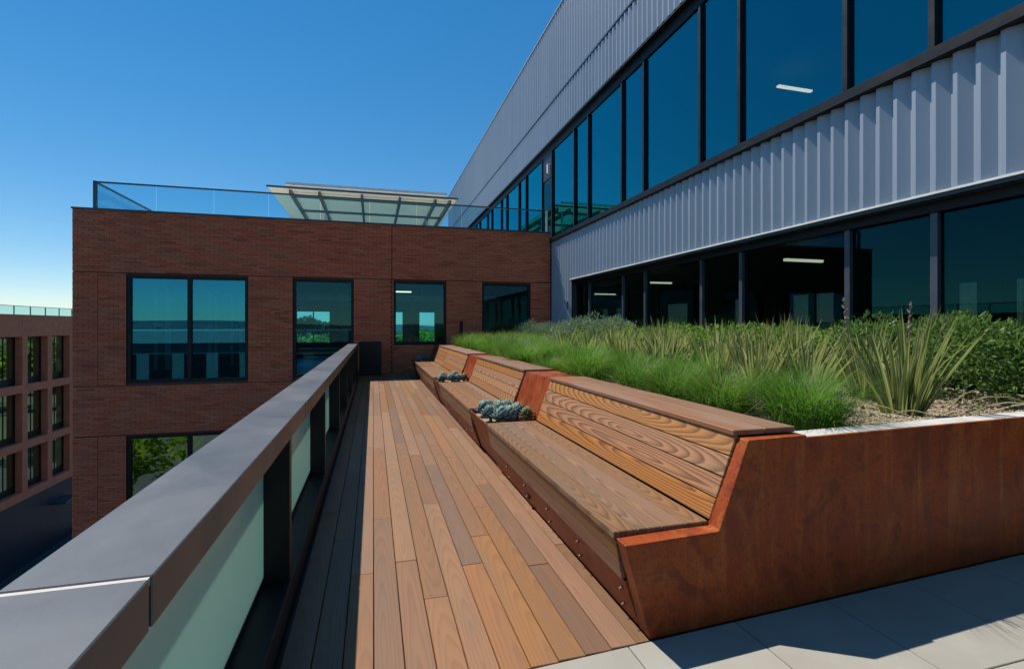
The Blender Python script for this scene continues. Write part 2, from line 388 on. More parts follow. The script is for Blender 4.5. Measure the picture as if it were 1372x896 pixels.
# wood beyond the buildings, seen through and in the windows
wd = MB(); rg2 = random.Random(11)
for k in range(1100):
    a = rg2.uniform(0, 2*math.pi); d = 130+700*rg2.random()**1.5
    x, y = d*math.cos(a), d*math.sin(a)
    r = rg2.uniform(4, 8)
    crown(wd, (x, y, -16.2+r*.9+rg2.uniform(0, 4)), r, 130, 1.5, rg2, 1.0)
tag(part('woodland', wd, M['tree'], None), 'wooded land with mixed green trees reaching to the hills', 'woodland', kind='stuff')
for k, x, y, s, lab in (('y', -13.2, 88, 1.40, 'bright yellow-green tree seen through the widest see-through window pane'),
                        ('g', -8.5, 96, 1.20, 'round mid green tree right of the yellow-green tree through the window'),
                        ('y', 4.6, 84, 1.42, 'yellow-green tree seen through the left pane of the middle window'),
                        ('g', 10.2, 96, 1.17, 'green tree seen low through the wide pane of the middle window'),
                        ('d', -19.5, 150, 1.18, 'dark conifer on the skyline through the second window'),
                        ('d', -15.5, 160, 1.12, 'shorter dark conifer on the skyline through the second window'),
                        ('y', -18, -6, 1.0, 'yellow-green courtyard tree in the gap beyond the handrail')):
    tree(k, x, y, s, lab, 'trees outside the windows')

# ------------------------------------------------------------------ brick building
YB = 17.0; BX0, BX1 = -8.55, 6.40; BTOP = 5.06; BBOT = -16.2
bb = empty('brick_building', (BX0, YB, BBOT), 'red-brown brick wing with black framed windows at the end of the deck', 'building')
bx = MB(); wl_ = MB()
def brick_panel(x0, x1, z0, z1, off=0., bricks=True, y=YB):
    wl_.box(x0, x1, y+.02+off, y+.32, z0, z1)
    if not bricks: return
    P, L, J = .0575, .40, .012
    nrow = max(1, round((z1-z0)/P)); ph = (z1-z0)/nrow
    for r in range(nrow):
        za, zb = z0+r*ph+J/2, z0+(r+1)*ph-J/2
        x = x0-(r % 3)*L/3
        while x < x1:
            a, b = max(x0+.002, x+J/2), min(x1-.002, x+L-J/2)
            if b-a > .03:
                pr = y+off+rnd.uniform(-.004, .003); q = y+.0205+off
                bx.add([(a,pr,za),(b,pr,za),(b,pr,zb),(a,pr,zb),(a,q,za),(b,q,za),(b,q,zb),(a,q,zb)],
                       [(0,1,2,3),(4,0,3,7),(1,5,6,2),(3,2,6,7),(4,5,1,0)])
            x += L
JX = .62
ZT = 3.20
WIN = [(-7.2, -3.86, -.13, 3.16), (-2.54, -.63, -.08, 3.16), (.68, 2.50, .98, 3.16), (3.79, 5.63, .98, 3.16)]
brick_panel(BX0, JX-.012, ZT+.02, BTOP); brick_panel(JX+.012, BX1, ZT+.02, BTOP)
xs = [BX0]+[q for w in WIN for q in w[:2]]+[BX1]
brick_panel(BX0, -7.92, -.18, ZT, .0); brick_panel(-7.92, -7.2, -.18, ZT, .018)
brick_panel(-3.86, -3.2, -.18, ZT, .018); brick_panel(-3.2, -2.54, -.18, ZT, .006)
brick_panel(-.63, JX-.012, -.18, ZT, .012); brick_panel(JX+.012, .68, -.18, ZT, .012)
brick_panel(2.50, 3.79, -.18, ZT, .012); brick_panel(5.63, BX1, -.18, ZT, .012)
brick_panel(.68, 2.50, -.18, .95, .012); brick_panel(3.79, 5.63, -.18, .95, .012)
for w in WIN[:2]: wl_.box(w[0], w[1], YB+.06, YB+.32, -.18, w[2])
for w in WIN: wl_.box(w[0], w[1], YB+.06, YB+.32, w[3], ZT)
brick_panel(BX0, -1.5, -1.66, -.20, .0); brick_panel(-1.5, BX1, -1.66, -.20, .0, False)
brick_panel(BX0, -7.92, -4.9, -1.69, .0); brick_panel(-7.92, -7.2, -4.9, -1.69, .018); brick_panel(-3.86, -2.5, -4.9, -1.69, .018); brick_panel(-2.5, BX1, -4.9, -1.69, 0, False)
brick_panel(BX0, -3, -6.4, -4.93); brick_panel(-3, BX1, -6.4, -4.93, 0, False); wl_.box(BX0, BX1, YB+.02, YB+.32, BBOT, -6.4)
wl_.box(-7.2, -3.86, YB+.06, YB+.32, -1.72, -1.69)
for a, b in ((-.18, .95), (ZT+.03, BTOP), (.96, ZT-.01)): wl_.box(JX-.0115, JX+.0115 if a < ZT else JX+.0115, YB+.06, YB+.31, a+.001, b-.001)
for a, b in ((ZT, ZT+.02), (-.20, -.18), (-1.69, -1.66), (-4.93, -4.90)): wl_.box(BX0+.004, BX1-.004, YB+.05, YB+.315, a+.0005, b-.0005)
# rest of the shell: left side, roof, floor, back wall with openings
BD = YB+13.2
sh = MB()
sh.box(BX0, BX0+.3, YB+.32, BD, BBOT, BTOP-.02); sh.box(BX1-.3, BX1-.001, YB+.32, BD, BBOT, BTOP-.02)
OP = [(-4.3, -2.42), (.1, 1.78), (2.70, 3.72), (4.2, 4.85), (5.2, 5.55)]
e = [BX0+.3]+[q for w in OP for q in w]+[BX1-.3]
for i in range(0, len(e), 2): sh.box(e[i], e[i+1], BD-.3, BD, -.2, 3.4)
for a, b in OP: sh.box(a, b, BD-.3, BD, -.2, .62); sh.box(a, b, BD-.3, BD, 2.5, 3.4)
sh.box(BX0+.3, BX1-.3, BD-.3, BD, BBOT, -.2); sh.box(BX0+.3, BX1-.3, BD-.3, BD, 3.4, BTOP-.02)
part('wall', wl_, M['mortar'], bb); part('shell_wall', sh, M['interior'], bb)
o = part('brick', bx, M['brick'], bb); o['kind'] = 'stuff'
boxpart('roof', bb, M['roofgrey'], BX0+.3, BX1-.3, YB+.32, BD-.3, 4.5, 4.98)
boxpart('coping', bb, M['mull'], BX0-.02, BX1, YB-.03, YB+.36, BTOP+.002, BTOP+.05)
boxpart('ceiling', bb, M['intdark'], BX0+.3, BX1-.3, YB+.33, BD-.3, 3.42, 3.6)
boxpart('floor', bb, M['intfloor'], BX0+.3, BX1-.3, YB+.33, BD-.3, -.4, -.15)
boxpart('lower_floor', bb, M['intfloor'], BX0+.3, BX1-.3, YB+.33, BD-.3, -5.2, -4.95)
boxpart('inner_partition', bb, M['interior'], -4.6, -4.45, YB+2.5, YB+12.8, -.15, 3.4)
def window(parent, x0, x1, z0, z1, y, fr, gl, nv=1, nh=0, fw=.07, dep=.14, zh=None):
    m = MB(); m.box(x0, x0+fw, y, y+dep, z0, z1); m.box(x1-fw, x1, y, y+dep, z0, z1)
    m.box(x0+fw, x1-fw, y+.002, y+dep, z0, z0+fw); m.box(x0+fw, x1-fw, y+.002, y+dep, z1-fw, z1)
    wdw = part('window', m, fr, parent)
    edges = [x0+fw+(x1-x0-2*fw)*k/nv for k in range(nv+1)]
    for k in range(nv):
        a, b = edges[k], edges[k+1]
        if k: a += fw*.55
        if k < nv-1: b -= fw*.55
        p = link('pane', MB().box(a, b, y+.07, y+.088, z0+fw, z1-fw).mesh('pane', gl), wdw)
        if k: link('mullion', MB().box(edges[k]-fw*.55, edges[k]+fw*.55, y+.004, y+dep-.004, z0+fw, z1-fw).mesh('mullion', fr), wdw)
    if zh: link('transom', MB().box(x0+fw, x1-fw, y+.09, y+.13, zh, zh+.05).mesh('transom', fr), wdw)
    return wdw
window(bb, *WIN[0][:2], WIN[0][2], WIN[0][3], YB+.06, M['blackmetal'], M['glass_w1'], 2, fw=.10)
window(bb, *WIN[1][:2], WIN[1][2], WIN[1][3], YB+.06, M['blackmetal'], M['glass_brick'], 1, fw=.09)
window(bb, *WIN[2][:2], WIN[2][2], WIN[2][3], YB+.06, M['blackmetal'], M['glass_brick'], 1, fw=.08)
window(bb, *WIN[3][:2], WIN[3][2], WIN[3][3], YB+.06, M['blackmetal'], M['glass_brick'], 1, fw=.08)
window(bb, -7.2, -3.86, -4.85, -1.72, YB+.06, M['blackmetal'], M['glass_left'], 2, fw=.10)
for (a, b), nv in zip(OP, (2, 2, 1, 1, 1)): window(bb, a, b, .62, 2.5, BD-.2, M['blackmetal'], M['glass_sky'], nv, fw=.05)
# pale blinds and a desk line behind the large window, ducts, lights
for x, w_, z0, z1, yy in ((-6.72, .10, .2, 2.85, 1.5), (-6.42, .16, .2, 2.85, 1.6), (-5.92, .05, .2, 2.7, 1.9), (-5.42, .1, .1, 2.85, 2.3), (-5.25, .1, .1, 2.85, 2.4), (-4.9, .1, .2, 2.75, 3), (-4.65, .16, .2, 2.6, 3.2), (-4.15, .1, .2, 2.6, 3.0)):
    boxpart('blind', bb, M['blind'], x-w_/2, x+w_/2, YB+yy-.7, YB+yy-.66, z0, z1)
boxpart('duct', bb, M['blind'], -3.4, 6.0, YB+6.0, YB+6.35, 2.75, 3.05, .05)
boxpart('duct', bb, M['interior'], -3.4, 6.0, YB+9.0, YB+9.25, 2.62, 2.9, .05)
for x in (-1.6, .2, 2.2, 4.2): boxpart('duct_hanger', bb, M['blind'], x, x+.06, YB+6.15, YB+6.2, 3.05, 3.42)
for x in (-2.0, 2.2, 4.95): boxpart('inner_column', bb, M['interior'], x-.2, x+.2, YB+10.5, YB+10.9, -.15, 3.42)
boxpart('worktop', bb, M['blind'], -3.4, -1.2, YB+3.2, YB+4.2, .50, .55)
boxpart('worktop', bb, M['blind'], -3.4, 0.4, YB+7.2, YB+8.4, .50, .55)
boxpart('ceiling_light', bb, M['lamp'], .9, 1.55, YB+3.6, YB+3.7, 3.02, 3.06)
boxpart('gap_shade_strip', bb, M['blackmetal'], BX1+.002, BX1+.14, YB+.05, YB+.3, 0, BTOP-.2)  # solid black strip painted in for the shade of the brick-to-metal gap

# black cabinet closing the deck end, black post at the wall
cab = tag(boxpart('metal_cabinet', None, M['blackmetal'], -.44, .26, 16.28, 16.72, .0, 1.10, .006), 'black sheet metal cabinet at the far end of the handrail by the brick wall', 'cabinet')
bl = MB(); bl.box(2.86, 2.96, 16.3, 16.42, .9, 1.78)
tag(part('post', bl, M['blackmetal'], None), 'slim black post in the grass before the brick wall, left of the last window', 'post')

# ------------------------------------------------------------------ glass guard on the brick roof
gr = empty('roof_guardrail', (-8.1, YB+.3, BTOP), 'clear glass guardrail with thin dark top rail along the brick roof', 'guardrail')
GZ = 5.95; gy = YB+.26
gxs = [-8.1+k*(6.28+8.1)/9 for k in range(10)]
for a, b in zip(gxs, gxs[1:]): boxpart('glass_panel', gr, M['glass_clear'], a+.012, b-.012, gy, gy+.014, BTOP+.052, GZ-.02)
gys = [gy+.1+k*1.7 for k in range(8)]
for a, b in zip(gys, gys[1:]): boxpart('glass_panel', gr, M['glass_clear'], -8.107, -8.093, a+.012, b-.012, BTOP-.05, GZ-.02)
boxpart('top_rail', gr, M['mull'], -8.1, 6.36, gy-.018, gy+.032, GZ-.02, GZ+.025)
boxpart('top_rail', gr, M['mull'], -8.125, -8.075, gy+.033, gys[-1], GZ-.02, GZ+.025)
boxpart('corner_post', gr, M['mull'], -8.14, -8.06, gy-.04, gy+.05, BTOP+.051, GZ+.03)
boxpart('end_post', gr, M['white'], 6.30, 6.36, gy-.06, gy-.02, 4.9, GZ+.0)

# ------------------------------------------------------------------ roof canopy
CY = 24.0; CZ = 7.95
cp = empty('roof_canopy', (-.3, CY+4, 5), 'pale slatted canopy on the brick roof, seen from below', 'canopy')
X0, X1, Y0, Y1 = -4.66, 4.08, CY, CY+9.5
nx, ny = 7, 3
xe = [X0]+[-3.72, -2.45, -.52, 1.28, 3.02, 3.75]+[X1]
for i in range(7):
    for j, (ya, yb) in enumerate(((Y0, Y0+1.15), (Y0+1.2, Y0+2.6), (Y0+2.65, Y0+6), (Y0+6.05, Y1))):
        boxpart('roof_panel', cp, M['canopy'], xe[i]+.008, xe[i+1]-.008, ya, yb, CZ, CZ+.05)
for x in xe[1:-1]: boxpart('beam', cp, M['beam'], x-.06, x+.06, Y0+.25, Y1-.3, CZ-.22, CZ-.004)
for y in (Y0+1.17, Y0+4.2, Y0+7): boxpart('cross_beam', cp, M['beam'], X0+.9, X1-.35, y-.04, y+.04, CZ-.13, CZ-.006)
boxpart('edge_trim', cp, M['mull'], X0-.03, X1+.03, Y0-.05, Y0-.002, CZ-.02, CZ+.06)
boxpart('upper_louvre', cp, M['white'], X0+.75, X1-.5, Y0+.1, Y0+.2, CZ+.18, CZ+.30)
boxpart('upper_louvre', cp, M['white'], X0+.75, X1-.5, Y0+.7, Y0+.8, CZ+.20, CZ+.34)
for x in (-2.5, 3.0): boxpart('column', cp, M['white'], x-.07, x+.07, Y0+4.13, Y0+4.27, 4.98, CZ-.23)

# ------------------------------------------------------------------ metal clad building
FX = 6.45; FY0, FY1 = -6.0, 42.6; FT = 13.05
mb_ = empty('metal_building', (FX, 17, BBOT), 'silver ribbed metal building with two long bands of dark glass', 'building')
PIT = .22
def rib_profile(y0, n, face=0.):
    """(x, y) points of the corrugation: wide flat out, steep return, narrow flat in, bevel"""
    pts = []
    for k in range(n):
        y = y0+k*PIT
        pts += [(FX+.068, y), (FX+.068, y+.02), (FX, y+.135), (FX, y+.18)]
    pts.append((FX+.068, y0+n*PIT)); return pts
def clad_mesh(n, z0, z1):
    p = rib_profile(.003, n); p[-1] = (FX+.068, n*PIT-.003)
    m = MB(); k = len(p)
    for x, y in p: m.v.append((x-FX, y, z0))
    for x, y in p: m.v.append((x-FX, y, z1))
    m.v += [(.078, p[0][1], z0), (.078, p[-1][1], z0), (.078, p[0][1], z1), (.078, p[-1][1], z1)]
    for i in range(k-1): m.f.append((i+1, i, i+k, i+1+k))
    b = 2*k
    m.f.append((*range(k), b+1, b)); m.f.append((*range(2*k-1, k-1, -1), b+2, b+3))
    m.f += [(0, b, b+2, k), (b+1, k-1, 2*k-1, b+3), (b, b+1, b+3, b+2)]
    return m.mesh('cladding_panel', M['clad'])
def clad_band(y0, y1, z0, z1, n=2):
    me = clad_mesh(n, z0, z1); y = y0
    while y < y1-.05:
        link('cladding_panel', me, mb_, Vector((FX, y, 0))-mb_.location); y += n*PIT
BL = 15.3
ZS0, ZS1 = 3.20, 4.74        # ribbed band between the two glass bands
clad_band(BL-PIT*2*36, BL-.1, ZS0, ZS1)
clad_band(BL, 16.9, .0, ZS1)
clad_band(-2.0, FY1-.1, 8.62, 9.93); clad_band(-2.0, FY1-.1, 9.99, FT, 4)
core = MB()
core.box(FX+.085, FX+.4, FY0, FY1-.05, ZS0+.02, ZS1); core.box(FX+.085, FX+.4, BL+.1, FY1-.05, BBOT, ZS0+.01)
core.box(FX+.085, FX+.4, FY0, FY1-.05, 8.64, FT-.02)
core.box(FX+.4, 17.5, FY1-.4, FY1-.05, BBOT, FT-.02); core.box(FX+.4, 17.5, FY0, FY0+.3, BBOT, FT-.02)
core.box(17.21, 17.5, FY0+.301, FY1-.401, 8.7, FT-.02); core.box(17.21, 17.5, FY0+.3, FY1-.4, BBOT, -.02)
core.box(FX+.401, 17.2, FY0+.3, FY1-.4, 3.3, 4.2); core.box(FX+.401, 17.2, FY0+.3, FY1-.4, 8.7, 9.4); core.box(FX+.401, 17.2, FY0+.3, FY1-.4, 12.4, 12.9)
core.box(FX+.401, 17.2, FY0+.3, FY1-.4, -.6, -.02)
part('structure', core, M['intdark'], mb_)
iw = MB().box(17, 17.2, FY0+.4, FY1-.5, 4.2, 8.7).box(17, 17.2, FY0+.4, FY1-.5, 2.9, 3.3).box(17, 17.2, FY0+.4, FY1-.5, 0, .35)
fo = [(5.0, 6.6), (9.0, 10.6), (14.6, 15.5), (15.7, 16.6), (18.4, 20.0), (22.6, 25.6), (31.0, 32.0), (33.0, 34.2)]
e_ = [FY0+.4]+[q for w in fo for q in w]+[FY1-.5]
for i in range(0, len(e_), 2): iw.box(17, 17.2, e_[i], e_[i+1], .35, 2.9)
part('far_wall', iw, M['interior'], mb_)
for a, b in fo: boxpart('far_window', mb_, M['glass_low'], 17.09, 17.11, a, b, .35, 2.9)
boxpart('joint_flashing', mb_, M['soffit'], FX-.012, FX+.07, -2, FY1, 9.935, 9.985)
boxpart('coping', mb_, M['clad'], FX-.02, FX+.5, FY0, FY1+.02, FT+.002, FT+.06)
boxpart('corner_trim', mb_, M['clad'], FX-.006, FX+.07, FY1-.09, FY1+.005, BTOP, FT)
# soffits, heads, sills
boxpart('soffit', mb_, M['soffit'], FX+.02, FX+.3, FY0, BL-.02, ZS0-.075, ZS0-.004)
boxpart('bottom_trim', mb_, M['white'], FX-.012, FX+.018, FY0, BL-.02, ZS0-.03, ZS0-.003)
boxpart('head', mb_, M['darkframe'], FX+.2, FX+.32, FY0, BL-.02, ZS0-.2, ZS0-.077)
boxpart('sill', mb_, M['darkframe'], FX-.085, FX+.22, FY0, 42.4, 4.745, 4.88)
boxpart('soffit', mb_, M['darkframe'], FX+.012, FX+.3, FY0, 42.4, 8.56, 8.615)
boxpart('head', mb_, M['darkframe'], FX+.15, FX+.3, FY0, 42.4, 8.3, 8.558)
# mullions: same bays in both bands
ys = [4.24, 5.332, 7.378, 8.477, 10.598, 11.683, 13.77, 14.86, 16.93]
up = [3.05-3.15, 1.0, 2.15]
base = [-2.1, -1.05, 1.05, 2.13]+ys+[18.0]
y = 18.0
while y < 40: base += [y+2.1, y+3.17]; y += 3.17
XU = FX+.16; XL = FX+.235
fu = XU/FX; fl = XL/FX
bu = [b*fu for b in base if b*fu < 42.2]; blow = [b*fl for b in base if b*fl < BL+.3]
for b in bu: boxpart('mullion', mb_, M['darkframe'], XU-.04, XU+.1, b-.035, b+.035, 4.881, 8.299)
dy0, dy1 = 16.93*fu+.036, 18.0*fu-.036
for a, b in zip(bu, bu[1:]):
    if abs(a+.036-dy0) < .01: continue
    boxpart('pane', mb_, M['glass_up'], XU+.03, XU+.05, a+.036, b-.036, 4.882, 8.298)
d = boxpart('door', mb_, M['darkframe'], XU+.02, XU+.06, dy0, dy1, 4.882, 7.35, .004)
link('pane', MB().box(XU+.012, XU+.018, dy0+.12, dy1-.12, 5.1, 7.2).mesh('pane', M['glass_low']), d, d.location*0)
boxpart('door_head_panel', mb_, M['bluewall'], XU+.0, XU+.06, dy0, dy1, 7.36, 8.298)
lf = boxpart('wall_lamp', mb_, M['white'], XU-.12, XU-.001, dy0+.15, dy0+.27, 7.5, 7.85, .01)
for b in blow: boxpart('mullion', mb_, M['mull'], XL-.0, XL+.14, b-.04, b+.04, .0, ZS0-.201)
for a, b in zip(blow, blow[1:]): boxpart('pane', mb_, M['glass_low'], XL+.06, XL+.08, a+.041, b-.041, .0, ZS0-.202)
boxpart('pane', mb_, M['glass_low'], XL+.06, XL+.08, blow[-1]+.041, BL-.03, .0, ZS0-.202)
# interior linear lights and partitions that show through
for x, y, z in ((8.05, 7.95, 2.92), (8.95, 18.5, 2.92), (8.05, 2.0, 2.92), (8.05, 13.2, 2.92)): boxpart('ceiling_light', mb_, M['lamp'], x, x+.95, y, y+.07, z, z+.05)
for x, y, z in ((10.8, 10.9, 8.2),): boxpart('ceiling_light', mb_, M['lamp2'], x, x+1.15, y, y+.09, z, z+.05)
for y in (9.2, 12.5, 15.5, 6.4): boxpart('inner_column', mb_, M['interior'], 11.5, 11.9, y, y+.4, 0, 3.3)
for y in (23.3, 33.3, 15.0): boxpart('inner_panel', mb_, M['white'], 15.5, 15.53, y, y+.55, .9, 2.1)
boxpart('control_box', mb_, M['mull'], FX-.03, FX-.002, BL+.12, BL+.24, 2.2, 2.45, .004)
boxpart('flood_lamp', mb_, M['darkframe'], FX-.22, FX-.05, 33.9, 34.1, 6.0, 6.15)

# ------------------------------------------------------------------ left building across the court
LX = -25.0
lb = empty('precast_building', (LX, 46, BBOT), 'terracotta precast office block across the court with a grid of deep windows', 'building')
PW = 2.88; C0 = 43.6
rows = [(-2.73, .83), (-6.96, -3.31), (-10.64, -7.52)]
ca = [C0+PW*k for k in range(-14, 4)]
lw = MB()
for y in ca: boxpart('column', lb, M['concrete_pink'], LX-.6, LX, y, y+.57, -11.2, .829)
zb = [(-11.25, -10.64), (-7.52, -6.96), (-3.31, -2.73)]
for z0, z1 in zb: boxpart('spandrel', lb, M['concrete_pink'], LX-.6, LX-.004, ca[0], ca[-1]+.57, z0, z1)
for a in range(0, len(ca)-1, 2): boxpart('fascia_panel', lb, M['concrete_pink'], LX-.6, LX+.004, ca[a]+.012, min(ca[a]+2*PW, ca[-1]+.57)-.012, .83, 2.40)
boxpart('coping', lb, M['mull'], LX-.6, LX+.02, ca[0], ca[-1]+.57, 2.402, 2.46)
boxpart('base_wall', lb, M['bluewall'], LX-.6, LX-.05, ca[0], ca[-1]+.57, BBOT, -11.252)
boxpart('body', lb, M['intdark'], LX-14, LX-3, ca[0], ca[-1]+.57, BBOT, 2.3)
for z in (-11.3, -7.2, -3.0, 1.6): boxpart('floor_slab', lb, M['interior'], LX-3, LX-.61, ca[0], ca[-1]+.57, z-.15, z)
for k, y in enumerate(ca[:-1]):
    for z0, z1 in rows:
        a, b = y+.572, y+PW-.002
        m = MB(); m.box(LX-.52, LX-.44, a, a+.14, z0, z1); m.box(LX-.52, LX-.44, b-.14, b, z0, z1); m.box(LX-.52, LX-.44, a+.14, b-.14, z0, z0+.5); m.box(LX-.52, LX-.44, a+.14, b-.14, z1-.1, z1)
        w_ = part('window', m, M['blackmetal'], lb)
        link('pane', MB().box(LX-.5, LX-.48, a+.14, (a+b)/2-.03, z0+.5, z1-.1).mesh('pane', M['glass_left']), w_)
        link('pane', MB().box(LX-.5, LX-.48, (a+b)/2+.03, b-.14, z0+.5, z1-.1).mesh('pane', M['glass_left']), w_)
        link('mullion', MB().box(LX-.53, LX-.45, (a+b)/2-.03, (a+b)/2+.03, z0+.5, z1-.1).mesh('mullion', M['blackmetal']), w_)
rl = empty('roof_guardrail', (LX-.3, 46, 2.46), 'distant glass guardrail on top of the terracotta block across the court', 'guardrail')
for k in range(20):
    y = 17+k*1.75; boxpart('glass_panel', rl, M['glass_clear'], LX-.31, LX-.29, y+.03, y+1.72, 2.47, 3.08); boxpart('post', rl, M['mull'], LX-.33, LX-.27, y-.02, y+.02, 2.461, 3.1)
boxpart('top_rail', rl, M['mull'], LX-.32, LX-.28, 17, 52, 3.082, 3.12)
tag(boxpart('awning', None, M['mull'], LX-.05, LX+1.0, 46.9, 48.9, -12.75, -12.6, .02), 'small blue-grey awning on the dark base wall across the court', 'awning')

bk = empty('warehouse', (-26, -52, BBOT), 'low grey-roofed block behind the terrace, mirrored in the large window', 'building')
boxpart('wall', bk, M['interior'], -62, -4, -75, -38, BBOT, -.6)
boxpart('roof', bk, M['roofgrey'], -62.6, -3.4, -75.6, -37.4, -.598, 1.0)
for k in range(14): boxpart('window', bk, M['blackmetal'], -60+4*k, -57.5+4*k, -37.99, -37.9, -5.5, -2.0)
# ------------------------------------------------------------------ terrace: slab, deck boards, paving
SK = lambda x: .052*(x-1.366)
YE = 2.19
sl = MB(); sl.box(-.66, 6.9, -3.5, 17.0, -.6, -.034)
terr = tag(part('terrace_floor', sl, M['mortar'], None), kind='structure')
J0 = [[4.39], [3.81], [3.25], [4.14], [3.36, 5.9], [2.86], [4.39], [3.20], [3.62], [4.19], [3.08], [5.2], [3.33]]
x = -.426; edges = [(-.426+.143*k+.0025, -.426+.143*(k+1)-.0025) for k in range(12)]+[(1.2925, 1.362)]
rj = random.Random(5)
for k, (a, b) in enumerate(edges):
    cuts = [YE+SK((a+b)/2)]+J0[k]
    while cuts[-1] < 14.6: cuts.append(cuts[-1]+rj.choice((1.7, 2.4, 2.9, 3.4, 3.9)))
    cuts = [c for c in cuts if c < 15.9]+[16.96]
    for c0, c1 in zip(cuts, cuts[1:]):
        ln = c1-c0-.004
        o = link('deck_board', board_mesh(b-a, ln, .026, M['deck'], .0025), terr, ((a+b)/2, (c0+c1)/2, rj.uniform(-.0012, .0012)))
PV = .665; xa = 1.234-PV*4
for i in range(12):
    for j, (ya, yb) in enumerate(((1.603, None), (1.0, 1.597), (.4, .994), (-.2, .394), (-.8, -.206), (-1.4, -.806))):
        x0, x1 = xa+i*PV+.003, xa+(i+1)*PV-.003
        if x0 > 6.4: continue
        if yb is None:
            y0_, y1_ = YE+SK(x0)-.006, YE+SK(x1)-.006
            m = MB(); m.add([(x0,ya,-.04),(x1,ya,-.04),(x1,y1_,-.04),(x0,y0_,-.04),(x0,ya,-.001),(x1,ya,-.001),(x1,y1_,-.001),(x0,y0_,-.001)],
                            [(0,3,2,1),(4,5,6,7),(0,1,5,4),(1,2,6,5),(2,3,7,6),(3,0,4,7)])
            me = bevelled(m.mesh('paving_slab', M['paver']), .003)
        else: me = bevelled(MB().box(x0, x1, ya, yb, -.04, -.001).mesh('paving_slab', M['paver']), .003)
        link('paving_slab', me, terr)

# ------------------------------------------------------------------ handrail
hr = empty('handrail', (-.58, 8, 0), 'grey capped balustrade with frosted glass and black posts left of the deck', 'balustrade')
HT, HB = 1.075, .965
capj = [-1.23+2.4*k for k in range(8)]+[16.27]
for a, b in zip(capj, capj[1:]):
    m = MB().prism_y([(-.72, HB), (-.685, HB), (-.685, HT-.03), (-.48, HT-.03), (-.48, HB), (-.45, HB), (-.45, HT), (-.72, HT)], a+.008, b-.008)
    o = part('cap', m, M['railcap'], hr); bevelled(o.data, .003)
    if b < 16: boxpart('joint_strip', hr, M['strip'], -.715, -.455, b-.0075, b+.0075, HT-.02, HT-.003)
boxpart('kerb', hr, M['darkframe'], -.66, -.445, -1.2, 16.25, -.03, .17, .004)
fy = [.87+2.06*k for k in range(8)]
for y in fy: boxpart('post', hr, M['blackmetal'], -.588, -.4525, y, y+.07, .171, HT-.032, .003)
for a, b in zip([-1.2]+fy, fy+[16.2]):
    boxpart('glass_panel', hr, M['frost'], -.60, -.591, a+.045, b+.03, .185, HT-.035)
boxpart('glass_channel', hr, M['darkframe'], -.615, -.5885, -1.2, 16.2, .1705, .20)

# ------------------------------------------------------------------ planter (weathering steel) and benches
PY1 = 16.9
pl = empty('planter', (2.4, 9, 0), 'long rusty weathering steel planter running beside the deck', 'planter')
sk = SK
PROF = [(1.366, .0), (1.226, .498), (1.795, .498), (2.0, .972), (2.42, .972)]
# end wall with the bench profile, then the long front wall with a slightly lower rim
y0 = YE
m = MB().prism_y([(1.366, .0), (2.42, .0), (2.42, .972), (1.998, .972), (1.80, .498), (1.222, .498)], y0, y0+.10, sk)
o = part('end_plate', m, M['corten'], pl); bevelled(o.data, .006, 2)
m = MB().prism_y([(2.4205, .0), (6.5, .0), (6.5, .955), (2.4205, .955)], y0+.006, y0+.03, sk)
part('front_plate', m, M['corten'], pl)
m = MB().prism_y([(2.4205, .03), (6.5, .03), (6.5, .953), (2.4205, .953)], y0+.031, y0+.17, sk); part('rim', m, M['rim'], pl)
def pocket(ya, yb, back=True):
    """steel planting pocket between two benches, with the sloped steel panel behind it"""
    t_ = .012
    m = MB()
    m.prism_y([(1.392, .0), (1.405, .0), (1.236, .505), (1.222, .505)], ya, yb)       # front
    part('pocket_front', m, M['corten'], pl)
    part('pocket_side', MB().prism_y([(1.406, .0), (1.9, .0), (1.82, .505), (1.237, .505)], ya, ya+t_).prism_y([(1.406, .0), (1.9, .0), (1.82, .505), (1.237, .505)], yb-t_, yb), M['corten'], pl)
    part('pocket_back', MB().prism_y([(1.80, .40), (1.84, .40), (2.03, .955), (2.44, .955), (2.44, .985), (2.005, .985)], ya, yb), M['corten'], pl)
    part('pocket_soil', MB().prism_y([(1.42, .05), (1.81, .05), (1.81, .455), (1.26, .455)], ya+t_+.001, yb-t_-.001), M['mulch'], pl)
BEN = [(2.305, 5.26), (6.27, 9.28), (10.28, 13.05), (13.07, 14.98)]
POC = [(5.275, 6.255), (9.295, 10.265), (14.995, 16.3)]
for a, b in POC: pocket(a, b)
# base plate under the benches with bolts
bm_ = None
for k, (a, b) in enumerate(BEN):
    part('base_plate', MB().prism_y([(1.368, .004), (1.39, .004), (1.30, .262), (1.278, .262)], a-.012, b+.012), M['corten'], pl)
bolt = MB(); bolt.tube([(0,0,0),(-.010,0,0)], .010, 8); bolt.tube([(-.0121,0,0),(-.02,0,0)], .006, 6); bme = bolt.mesh('bolt', M['bolt'])
yb = 2.36
while yb < 12.9:
    if not any(a-.05 < yb < b+.05 for a, b in POC):
        for z in (.19, .07): link('bolt', bme, pl, Vector((1.367-(z-.004)*.349, yb+(.0 if z > .1 else .05), z))-pl.location, (0, R(-19), 0))
    yb += .58
boxpart('bolt_recess', pl, M['blackmetal'], 1.32, 1.336, 4.05, 4.1, .08, .2)
part('inner_wall', MB().box(2.37, 2.419, y0+.22, PY1, .0, .94), M['corten'], pl)
soil = MB(); nX, nY = 26, 60
for j in range(nY+1):
    for i in range(nX+1):
        xx = 2.42+(6.6-2.42)*i/nX; yy = 2.36+(16.95-2.36)*j/nY
        if j == 0: yy = y0+.172+sk(xx)
        soil.v.append((xx, yy, .895+.03*math.sin(xx*3.1+yy)+.02*math.sin(yy*4.3-xx*2)+rnd.uniform(-.01, .01)-(.02 if j == 0 else 0)))
